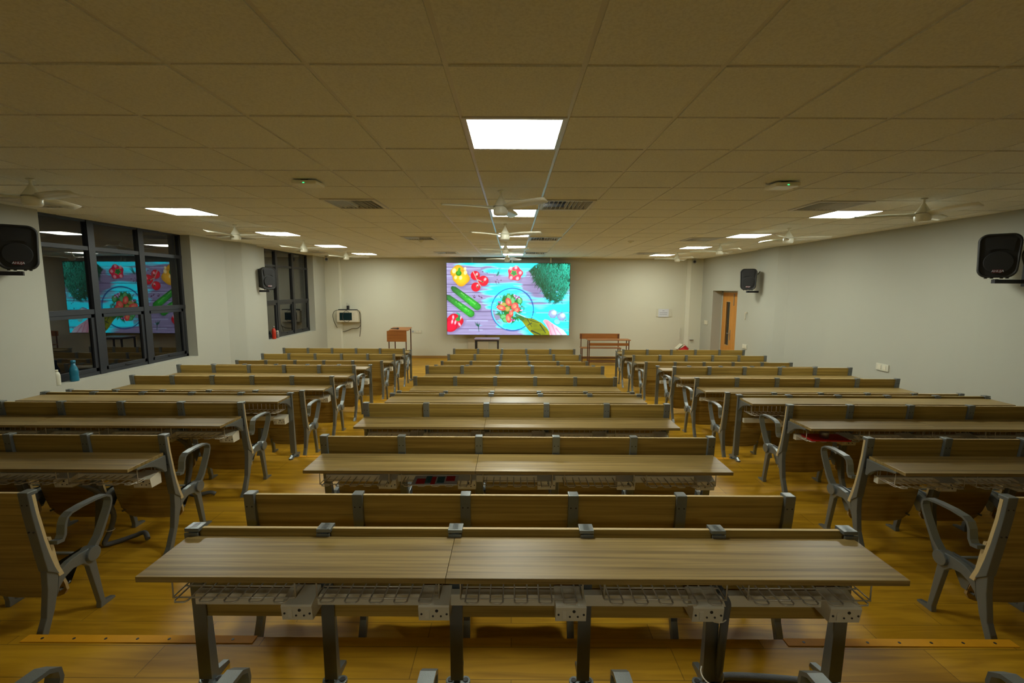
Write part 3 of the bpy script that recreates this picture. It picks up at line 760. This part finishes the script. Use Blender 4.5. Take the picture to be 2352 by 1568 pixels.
        col = np.array([.01+.05*f, (.10+.85*f)*g, (.03+.62*f)*g], np.float32)
        img[y0:y1, x0:x1] = img[y0:y1, x0:x1]*(1-mk)+col*mk
    # glass bowl and salad
    mk, r = ell(1220, 930, 305, 312); over(mk*np.clip((Y-800)/500, 0, .5)*(X < 1080), (.30, .32, .45))
    ringm = np.exp(-((r-.985)*305/11)**2); over(ringm, (.02, .12, .55)); over(np.exp(-((r-.95)*305/7)**2)*(X < 1130)*(Y > 850)*.8, (.15, 1.6, 2.))
    mk, _ = ell(1195, 915, 190, 205, 0, 30, .07, 9); over(mk*np.clip(noise(40, 40, 31)*2, 0, 1), (.02, .26, .03))
    for k in range(70):
        a = rs.uniform(0, 6.28); q = rs.uniform(.5, 1.05); cx_, cy_ = 1190+195*q*math.cos(a), 915+212*q*math.sin(a); b = rs.uniform(0, 6.28)
        mk, _, _ = seg(cx_, cy_, cx_+35*math.cos(b), cy_+35*math.sin(b), rs.uniform(5, 12), 3); over(mk*.9, (.02+.05*rs.rand(), rs.uniform(.12, .5), .02+.08*rs.rand()))
    for (a, b, rx, ry, an, c) in ((1170, 750, 34, 54, -.3, 1), (1225, 800, 32, 56, -.2, 1), (1325, 800, 38, 52, -.2, 1), (1090, 855, 50, 30, 0, 2), (1150, 920, 40, 40, 0, 2), (1090, 1035, 48, 42, 0, 1), (1120, 1085, 50, 34, .4, 1)):
        mk, _ = ell(a, b, rx, ry, an); over(mk, (.05, .42, .06) if c == 1 else (.45, .38, .06)); mk, _ = ell(a, b, rx*.72, ry*.75, an, 8); over(mk*.8, (.25, .9, .35) if c == 1 else (.75, .65, .16))
    for (a, b) in ((1045, 820), (1270, 735), (1300, 760), (1330, 925), (1220, 1090)):
        for k in range(6):
            mk, _ = ell(a+rs.uniform(-28, 28), b+rs.uniform(-20, 20), 14, 8, rs.uniform(0, 3), 4); over(mk, (.55, .08, .45) if k % 2 else (1.2, .7, 1.3))
    for (a, b, rx, ry, an) in ((1165, 820, 40, 62, -.35), (1255, 885, 52, 58, .5), (1060, 905, 68, 38, .25), (1165, 1060, 38, 66, -.2), (1285, 935, 36, 46, .8), (1205, 985, 34, 50, .2)):
        mk, _ = ell(a, b, rx, ry, an); over(mk, (1.3, .10, .09)); mk, _ = ell(a-6, b-4, rx*.62, ry*.62, an, 10); over(mk*.85, (1.5, .36, .26)); mk, _ = ell(a+4, b+4, rx*.25, ry*.35, an, 6); over(mk*.7, (1.6, .75, .25))
    # bottle, garlic, hand
    mk = poly([(1245, 1000), (1290, 968), (1420, 1050), (1520, 1060), (1640, 1120), (1720, 1200), (1790, 1310), (1540, 1310), (1460, 1240), (1410, 1170), (1365, 1110)]); over(mk, np.stack([.22+.2*noise(60, 30, 41), .27+.2*noise(60, 30, 41), .012+0*X], -1))
    for q in ((1270, 985, 1415, 1055, 10), (1430, 1060, 1500, 1180, 6), (1500, 1240, 1620, 1290, 14), (1480, 1090, 1600, 1120, 6), (1620, 1150, 1700, 1270, 9)):
        mk, _, _ = seg(*q[:4], q[4], q[4]*.6); over(mk*.85, (.015, .04, .03))
    mk, _, _ = seg(1255, 980, 1300, 1010, 26, 24); over(mk, (.10, .9, .8)); mk, _, _ = seg(1290, 1010, 1360, 1060, 30, 34); over(mk*.8, (.03, .22, .05))
    mk, _, _ = seg(1285, 985, 1405, 1040, 5, 5); over(mk, (.8, 1.8, 2.)); mk, _, _ = seg(1500, 1025, 1690, 1135, 7, 6); over(mk, (.1, .9, 1.6))
    mk, _, _ = seg(1440, 1160, 1500, 1120, 5, 5); over(mk, (.02, .05, .06))
    for (a, b, r_) in ((1800, 990, 66), (1925, 1030, 62)):
        shaded(a, b, r_, r_*.95, (.55, .72, 1.2), .3, .06, 7); mk, _ = ell(a+18, b-18, r_*.5, r_*.45, .4, 20); over(mk*.8, (1.2, 1.9, 1.9))
        for k in range(4): mk, _, _ = seg(a-30+k*18, b+40, a, b-45, 2, 1); over(mk*.4, (.25, .2, .5))
    mk = poly([(1660, 1095), (1685, 1070), (1730, 1080), (1800, 1130), (1880, 1180), (1960, 1230), (2020, 1310), (1760, 1310), (1745, 1220), (1700, 1150)]); over(mk, np.stack([1.1+0*X, .55+np.clip((X-1750)/300, 0, 1)*.9, .70+np.clip((X-1750)/260, 0, 1)*.9], -1))
    for q in ((1715, 1120, 1790, 1300), (1790, 1150, 1850, 1290), (1850, 1200, 1930, 1300)):
        mk, _, _ = seg(*q, 9, 7, 12); over(mk*.6, (.95, .22, .42))
    mk, _ = ell(1862, 1105, 42, 34, .5, 5); over(mk, (.35, 1.5, 1.5))
    return img
px_img = paint()
Hh, Ww = px_img.shape[:2]
PEAK = 3.2
im = bpy.data.images.new('screen_picture', Ww, Hh, float_buffer=True)
rgba = np.ones((Hh, Ww, 4), np.float32); rgba[..., :3] = np.clip(px_img[::-1], 0, PEAK)
im.colorspace_settings.name = 'Linear Rec.709'
im.pixels.foreach_set(rgba.ravel()); im.update(); im.pack()
m, nt, b = new_mat('screen_picture'); M['screen'] = m
b.inputs['Base Color'].default_value = (.01, .01, .01, 1); b.inputs['Roughness'].default_value = .5
tx = nt.nodes.new('ShaderNodeTexImage'); tx.image = im; tx.extension = 'EXTEND'
nt.links.new(tx.outputs['Color'], b.inputs['Emission Color']); b.inputs['Emission Strength'].default_value = 1.0
sx0, sx1, sz0, sz1 = -2.055, 1.772, .808, 3.043; SY = 14.35
scr = thing('led_screen', 'large bright LED screen showing vegetables and a salad bowl on white planks', 'screen', ((sx0+sx1)/2, SY, sz0))
w, h = (sx1-sx0)/2, sz1-sz0
bm = B(); box(bm, -w, w, .0, .16, 0, h); link('cabinet', mesh('screen_cabinet', bm, M['black']), scr)
bm = B(); vs = [bm.verts.new(p) for p in ((-w+.012, -.002, .012), (w-.012, -.002, .012), (w-.012, -.002, h-.012), (-w+.012, -.002, h-.012))]
f = bm.faces.new(vs); uv = bm.loops.layers.uv.new('UVMap')
for lp, c in zip(f.loops, ((0, 0), (1, 0), (1, 1), (0, 1))): lp[uv].uv = c
me = bpy.data.meshes.new('display'); bm.to_mesh(me); bm.free(); me.materials.append(M['screen'])
link('display', me, scr)
bm = B(); box(bm, -w+.2, w-.2, .16, YF-SY, .3, h-.3); link('backing_frame', mesh('backing', bm, M['bracket']), scr)
bm = B()
for x in (-1.12, .12, 1.32): box(bm, x-.02, x+.02, .10, .14, h, CEIL-sz0-.001)
link('hanger', mesh('hanger', bm, M['white']), scr)

# ------------------------------------------------------------------ far wall furniture
# wall cabinet with monitor
r = thing('wall_cabinet', 'white wall-mounted equipment box with small dark display and tangled cables', 'cabinet', (-5.22, YF, 1.18), 0)
bm = B(); box(bm, -.34, .34, -.25, 0, 0, .37); link('body', mesh('cab_body', bm, M['cover'], .01), r)
bm = B(); box(bm, -.25, .14, -.262, -.25, .06, .30); link('display', mesh('cab_disp', bm, M['teal'], .004), r)
bm = B(); 
for k in range(4): disc(bm, (.20, -.253, .08+k*.06), .008, .008, 'Y', 8)
link('buttons', mesh('cab_btn', bm, M['bolt']), r)
bm = B(); box(bm, -.30, -.02, -.22, -.04, 0, .035); box(bm, .0, .26, -.20, -.05, 0, .03)
tag(link('receiver', mesh('receiver', bm, M['black'], .004), None, (-5.22, YF, 1.55)), 'flat black devices lying on top of the white wall cabinet', 'receiver')
bm = B(); box(bm, -.028, .028, -.05, .05, 0, .11); tube(bm, [(-.02, 0, .1), (-.03, 0, .2)], .005); tube(bm, [(.02, 0, .1), (.028, 0, .17)], .005)
tag(link('router', mesh('router', bm, M['black']), None, (-5.24, YF-.12, 1.585)), 'small upright black box with antennas on the white wall cabinet', 'router')
def loop(cx, cz, rx, rz, y): return [(cx+rx*math.cos(a), y+.01*math.sin(3*a), cz+rz*math.sin(a)) for a in np.linspace(.6, 5.6, 16)]
cable('cord', [(-5.50, YF-.27, 1.57), (-5.64, YF-.28, 1.50), (-5.67, YF-.27, 1.30), (-5.62, YF-.10, 1.0), (-5.48, YF-.05, .86), (-5.30, YF-.04, .90), (-5.15, YF-.04, .96), (-4.98, YF-.05, .97), (-4.86, YF-.12, 1.08), (-4.82, YF-.28, 1.30), (-4.84, YF-.28, 1.52), (-4.92, YF-.28, 1.57)], .009, M['cable'], 'dark cable hanging in a wide loop around the white wall cabinet')
cable('cord', loop(-5.24, 1.36, .12, .18, YF-.285), .007, M['cable'], 'thin cable coil hanging in front of the small dark display')
cable('cord', [(-4.9, YF-.28, 1.58), (-4.80, YF-.28, 1.45), (-4.86, YF-.10, 1.1), (-4.90, YF-.04, .86), (-4.93, YF-.03, .70)], .009, M['cable'], 'cable with plug dangling from the right side of the white wall cabinet')
# lectern
r = thing('lectern', 'brown wooden teacher desk with tall front panel by the far wall', 'lectern', (-3.34, 13.2, 0))
bm = B(); box(bm, -.285, .285, 0, .018, .72, 1.035); link('front_panel', mesh('lect_panel', bm, M['brown'], .003), r)
bm = B(); prism(bm, [(-.01, 1.035), (.48, 1.085), (.48, 1.105), (-.01, 1.055)], -.22, .34); link('top', mesh('lect_top', bm, M['brown'], .003), r)
for x, y in ((-.235, .04), (.26, .04), (-.16, .44), (.31, .44)):
    bm = B(); box(bm, -.014, .014, -.014, .014, 0, 1.04 if y < .2 else 1.08); link('leg', mesh('lect_leg', bm, M['brownleg']), r, (x, y, 0))
bm = B(); box(bm, -.235, .26, .03, .05, .12, .15); box(bm, -.235, .31, .43, .45, .12, .15); link('stretcher', mesh('lect_str', bm, M['brownleg']), r)
bm = B(); lathe(bm, [(.010, -.11), (.013, .02), (.014, .06), (.024, .075), (.026, .10), (.016, .125)], 12)
tag(link('microphone', mesh('microphone', bm, M['black']), None, (-3.42, 13.3, 1.095), (0, PI/2, 0)), 'black microphone lying on the brown teacher desk', 'microphone')
# small black-legged table
r = thing('small_table', 'small table with black steel legs standing under the LED screen', 'table', (-.735, 13.0, 0))
bm = B(); box(bm, -.36, .36, -.02, .5, .80, .828); link('table_top', mesh('tbl_top', bm, M['mauve'], .004), r)
bm = B(); box(bm, -.33, .33, .0, .025, .765, .80); box(bm, -.33, .33, .455, .48, .765, .80); box(bm, -.33, -.305, 0, .48, .765, .80); box(bm, .305, .33, 0, .48, .765, .80); link('apron', mesh('tbl_apron', bm, M['blacksteel']), r)
for x in (-.315, .315):
    for y in (.015, .465):
        bm = B(); box(bm, -.018, .018, -.018, .018, 0, .78); link('leg', mesh('tbl_leg', bm, M['blacksteel']), r, (x, y, 0))
# school desk and bench
r = thing('school_desk', 'brown school desk with footrest in front of the far wall, right of the screen', 'desk', (2.84, 13.45, 0))
bm = B(); box(bm, -.63, .63, -.05, .32, .755, .778); link('desk_top', mesh('sd_top', bm, M['brown'], .003), r)
bm = B(); box(bm, -.58, .58, -.02, -.005, .60, .68); box(bm, -.58, .58, .0, .30, .60, .612); link('shelf', mesh('sd_shelf', bm, M['brown'], .002), r)
for x in (-.58, .58):
    for y in (-.01, .28):
        bm = B(); box(bm, -.013, .013, -.013, .013, 0, .755); link('leg', mesh('sd_leg', bm, M['brownleg']), r, (x, y, 0))
bm = B(); box(bm, -.58, .58, -.02, 0, .10, .13); box(bm, -.58, .58, .27, .29, .10, .13); link('footrest', mesh('sd_foot', bm, M['brownleg']), r)
bm = B(); box(bm, -.06, .06, -.04, .0, 0, .02); tag(link('eraser', mesh('eraser', bm, M['greymetal'], .004), None, (2.92, 13.62, .612)), 'small grey object on the shelf of the brown school desk', 'eraser')
r = thing('school_bench', 'brown school bench with back board behind the school desk', 'bench', (2.72, 14.0, 0))
bm = B(); box(bm, -.62, .62, .0, .28, .44, .462); link('seat', mesh('sb_seat', bm, M['brown'], .003), r)
bm = B(); box(bm, -.62, .62, .30, .318, .71, .875); link('backrest', mesh('sb_back', bm, M['brown'], .003), r)
for x in (-.58, .58):
    bm = B(); box(bm, -.013, .013, -.013, .013, 0, .44); link('leg', mesh('sb_leg', bm, M['brownleg']), r, (x, .02, 0))
    bm = B(); box(bm, -.013, .013, -.013, .013, 0, .86); link('leg', mesh('sb_leg2', bm, M['brownleg']), r, (x, .285, 0))
bm = B(); box(bm, -.58, .58, .28, .30, .10, .13); box(bm, -.58, -.56, .02, .28, .10, .125); box(bm, .56, .58, .02, .28, .10, .125); link('stretcher', mesh('sb_str', bm, M['brownleg']), r)
# covers under screen, outlets, notice
bm = B(); box(bm, -.33, .33, -.05, 0, 0, .64)
tag(link('cover_board', mesh('cover_board', bm, M['cover'], .004), None, (-1.11, YF, .02)), 'off-white board leaning on the wall behind the small black-legged table', 'board')
bm = B(); box(bm, -.24, .24, -.09, 0, 0, .12); tag(link('junction_box', mesh('junction_box', bm, M['cover'], .004), None, (-1.12, YF, .67)), 'off-white box on the wall just under the LED screen', 'box')
def wallplate(name, loc, w, h, axis, label, cat, parts):
    r = thing(name, label, cat, loc)
    bm = B()
    if axis == 'Y': box(bm, -w/2, w/2, -.018, 0, -h/2, h/2)
    else: box(bm, -.018, 0, -w/2, w/2, -h/2, h/2)
    link('plate', mesh('plate', bm, M['plate'], .004), r)
    for (u, v, a, c, mt, nme) in parts:
        bm = B()
        if axis == 'Y': box(bm, u-a/2, u+a/2, -.023, -.018, v-c/2, v+c/2)
        else: box(bm, -.023, -.018, u-a/2, u+a/2, v-c/2, v+c/2)
        link(nme, mesh(nme, bm, M[mt], .001), r)
wallplate('data_outlet', (-3.215, YF, .87), .09, .095, 'Y', 'square data outlet with dark inset beside the brown teacher desk', 'outlet', [(0, 0, .055, .055, 'ink', 'port')])
wallplate('wall_outlet', (-3.03, YF, .87), .21, .095, 'Y', 'wide white socket plate on the far wall right of the teacher desk', 'outlet', [(-.05, 0, .05, .055, 'white', 'switch'), (.04, 0, .06, .06, 'white', 'socket')])
wallplate('wall_outlet', (XR, 7.37, 1.02), .25, .11, 'X', 'white socket plate low on the right wall above the desks', 'outlet', [(-.05, 0, .06, .07, 'white', 'switch'), (.05, 0, .07, .07, 'white', 'socket')])
wallplate('wall_outlet', (XR, 11.80, .80), .22, .11, 'X', 'white socket plate on the right wall beside the orange door', 'outlet', [(-.05, 0, .06, .06, 'white', 'switch'), (.05, 0, .07, .07, 'white', 'socket')])
wallplate('light_switch', (XR, 14.25, 1.24), .26, .13, 'X', 'pale switch plate on the right wall left of the orange door', 'switch', [(0, 0, .10, .08, 'white', 'rocker')])
r = thing('notice_sign', 'cream wall plate with a paper notice left of the far right corner', 'notice', (4.86, YF, 1.51))
bm = B(); box(bm, -.25, .25, -.02, 0, -.125, .125); link('plate', mesh('np', bm, M['plate'], .004), r)
bm = B(); box(bm, -.19, .14, -.024, -.02, -.135, .118); link('paper', mesh('np2', bm, M['paper']), r)
bm = B()
for z, a, c in ((.06, -.06, .0), (.0, -.15, .10), (-.055, -.15, .09)): box(bm, a, c, -.0255, -.024, z-.008, z+.008)
link('text_lines', mesh('np3', bm, M['ink']), r)
bm = B(); box(bm, -.022, .022, -.04, 0, 0, .37); tag(link('conduit_rail', mesh('pipe', bm, M['plate'], .004), None, (5.40, YF, .66)), 'short vertical conduit low on the far wall near the right corner', 'conduit')
bm = B(); box(bm, -.06, .06, -.06, 0, 0, .02); tag(link('wall_shelf', mesh('ledge', bm, M['greymetal'], .004), None, (5.72, YF-.12, .645)), 'small dark ledge on the wall in the far right corner', 'shelf')
r = thing('tub', 'red tub with white lid standing in the far right corner', 'tub', (5.36, 14.4, 0))
bm = B(); lathe(bm, [(.14, 0), (.17, .25), (.19, .38), (.205, .40), (.06, .53)], 6); link('tub_body', mesh('tub', bm, M['red']), r)
bm = B(); prism(bm, [(-.22, .40), (-.06, .545), (.03, .53), (-.10, .44)], -.16, -.12, 0, 'Y'); prism(bm, [(-.22, .40), (-.06, .55), (-.03, .55), (-.19, .39)], -.16, .12, 0, 'Y'); link('lid', mesh('tublid', bm, M['white']), r)
bm = B(); tube(bm, [(-.01, 0, .10), (-.05, 0, .09), (-.05, 0, .02), (-.03, .02, -.03), (-.04, .02, -.09)], .012, 6); box(bm, -.03, 0, -.02, .02, .07, .11)
tag(link('wall_hook', mesh('hook', bm, M['cover']), None, (XR, 11.80, 1.58)), 'small hook with hanging strap on the right wall beside the door', 'hook')

# bottles on the sills
def bottle(x, y, prof, mat, capmat, label, cap):
    r = thing('bottle', label, 'bottle', (x, y, SILL), 0, 'bottles on the window sills')
    bm = B(); lathe(bm, prof, 20); link('body', mesh('bottle', bm, mat), r)
    bm = B(); lathe(bm, cap, 16); link('cap', mesh('cap', bm, capmat), r)
bottle(-6.03, 6.235, [(.046, 0), (.05, .01), (.05, .06), (.046, .075), (.05, .09), (.05, .15), (.044, .175), (.03, .21), (.024, .225), (.024, .25)], M['bluebottle'], M['bluebottle'], 'blue water bottle on the near window sill', [(.028, .25), (.028, .285), (.02, .29)])
bottle(-5.992, 5.957, [(.035, 0), (.036, .01), (.036, .13), (.028, .165), (.016, .18)], M['plate'], M['plate'], 'pale bottle at the near corner of the first window sill', [(.018, .18), (.018, .205)])
bottle(-6.03, 11.58, [(.043, 0), (.046, .01), (.046, .20), (.04, .235), (.022, .265), (.022, .275)], M['redbottle'], M['greymetal'], 'red steel bottle on the far window sill', [(.024, .275), (.024, .31), (.012, .325)])
bottle(-6.05, 11.79, [(.036, 0), (.038, .01), (.038, .13), (.03, .15)], M['greymetal'], M['plate'], 'short grey flask beside the red bottle on the far sill', [(.03, .15), (.03, .19)])

# yellow nosing strips at the step edges
def strip(x0, x1, e, z, label):
    r = thing('step_nosing', label, 'strip', ((x0+x1)/2, e, z), 0, 'yellow strips on the step edges')
    w = (x1-x0)/2
    bm = B(); prism(bm, [(-.045, 0), (-.045, .004), (.004, .004), (.004, -.03), (0, -.03), (0, 0)], -w, w); link('strip', mesh('strip', bm, M['strip']), r)
    bm = B(); n = int(w*2/.16)
    for k in range(n): disc(bm, (-w+.09+k*.16, -.022, .0045), .007, .002, 'Z', 8)
    link('bolts', mesh('strip_bolts', bm, M['bolt']), r)
for e, z, nme in ((E01, Z0, 'nearest'), (E12, Z1, 'middle'), (E23, Z2, 'farthest')):
    strip(-2.45, -1.29, e, z, 'yellow strip on the %s step edge in the left aisle' % nme)
    strip(1.38, 2.53, e, z, 'yellow strip on the %s step edge in the right aisle' % nme)

# hoses and clutter
h1 = thing('cable_hose', 'grey hose tied to a leg of the nearest desk, running along the floor', 'hose', (0, 0, 0))
def hose_mesh(pts, r=.017):
    P = [Vector(p) for p in pts]; out = []
    for i in range(len(P)-1):
        p0, p1, p2, p3 = P[max(i-1, 0)], P[i], P[i+1], P[min(i+2, len(P)-1)]
        for k in range(7):
            t = k/7; out.append(.5*((2*p1)+(p2-p0)*t+(2*p0-5*p1+4*p2-p3)*t*t+(3*p1-p0-3*p2+p3)*t**3))
    out.append(P[-1]); bm = B(); tube(bm, out, r, 9); return mesh('hose', bm, M['grey'])
hx = CX['central']+PX[4]
h1.location = (hx, 1.85, Z0)
link('hose', hose_mesh([(.0, -.06, .52), (.03, -.065, .47), (.035, -.05, .40), (.035, -.035, .25), (.04, -.01, .10), (.05, .035, .03), (.12, .055, .018), (.25, .05, .018), (.45, .03, .018)]), h1)
for z in (.38, .09):
    bm = B(); tube(bm, [(.012+.042*math.cos(a), -.01+.06*math.sin(a), z+.012*math.cos(a)) for a in np.linspace(0, 2*PI, 18)[:-1]], .003, 5, 0, True); link('cable_tie', mesh('tie', bm, M['tie']), h1)
h2 = thing('cable_hose', 'grey hose hanging under the left desks and curling onto the aisle floor', 'hose', (CX['left']+PX[4], 3.195, Z1))
link('hose', hose_mesh([(-.10, -.06, .56), (.0, -.03, .50), (.06, .01, .42), (.09, .055, .26), (.05, .055, .12), (.02, .035, .03), (.07, .09, .018), (.15, .15, .03), (.22, .16, .05), (.27, .125, .018)]), h2)
bm = B(); tube(bm, [(.055+.026*math.cos(a), .055+.026*math.sin(a), .13) for a in np.linspace(0, 2*PI, 14)[:-1]], .003, 5, 0, True); link('cable_tie', mesh('tie2', bm, M['tie']), h2)
h3 = thing('cable_hose', 'grey hose under the seventh left bench, its end lying on the floor', 'hose', (CX['left']+PX[4], 4.143, Z1))
link('hose', hose_mesh([(-.02, -.06, .56), (.06, -.03, .46), (.06, -.02, .28), (.03, -.03, .10), (.06, -.05, .02), (.14, -.065, .018), (.24, -.05, .035), (.285, -.04, .018)]), h3)
zb = UT-.150+.004
bm = B(); box(bm, -.15, .15, -.075, .075, 0, .006); me = mesh('leaflet', bm, [M['paper']])
r = thing('booklet', 'colourful printed booklet lying in a wire basket of the eighth central bench', 'booklet', (CX['central']+PX[1]+S/2-.01, 3.195-.15, Z1+zb), .03)
link('cover', me, r)
for a, mt in (((-.13, -.07, -.06, .02), 'red'), ((-.03, .0, -.07, .05), 'red'), ((.07, .13, -.02, .06), 'red'), ((-.07, -.03, -.05, .06), 'bluebottle'), ((.01, .06, -.05, .05), 'bluebottle')):
    bm = B(); box(bm, *a, .006, .008); link('print', mesh('print', bm, M[mt]), r)
bm = B(); box(bm, -.17, .17, -.085, .10, 0, .012)
tag(link('folder', mesh('folder', bm, M['red'], .002), None, (CX['right']+PX[0]+S/2-.03, 4.143-.15, Z1+zb), (0, 0, -.03)), 'red folder in a wire basket of the seventh right bench', 'folder')
bm = B(); lathe(bm, [(.035, 0), (.038, .05), (.03, .06)], 14)
tag(link('cup', mesh('cup', bm, M['greymetal']), None, (CX['right']+PX[0]+S/2-.05, 4.143-.16, Z1+zb+.012)), 'small grey cup standing on the red folder', 'cup')

# ------------------------------------------------------------------ world, camera, view
wd = bpy.data.worlds.new('night'); bpy.context.scene.world = wd; wd.use_nodes = True
wd.node_tree.nodes['Background'].inputs[0].default_value = (.01, .011, .014, 1); wd.node_tree.nodes['Background'].inputs[1].default_value = .25
cam = bpy.data.cameras.new('camera'); co = bpy.data.objects.new('camera', cam); C.objects.link(co)
cam.sensor_width = 36; cam.lens = 1057.9/2352*36; cam.clip_start = .02; cam.clip_end = 100
p, y, rr = -.1148, .0011, -.0043
Rm = Matrix.Rotation(y, 3, 'Z') @ Matrix.Rotation(p, 3, 'X') @ Matrix.Rotation(rr, 3, 'Y') @ Matrix.Rotation(PI/2, 3, 'X')
co.matrix_world = Matrix.Translation((0, 0, CAMZ)) @ Rm.to_4x4()
bpy.context.scene.camera = co
vs_ = bpy.context.scene.view_settings
vs_.view_transform = 'Standard'; vs_.look = 'None'; vs_.gamma = 1; vs_.use_curve_mapping = False; vs_.exposure = 0.
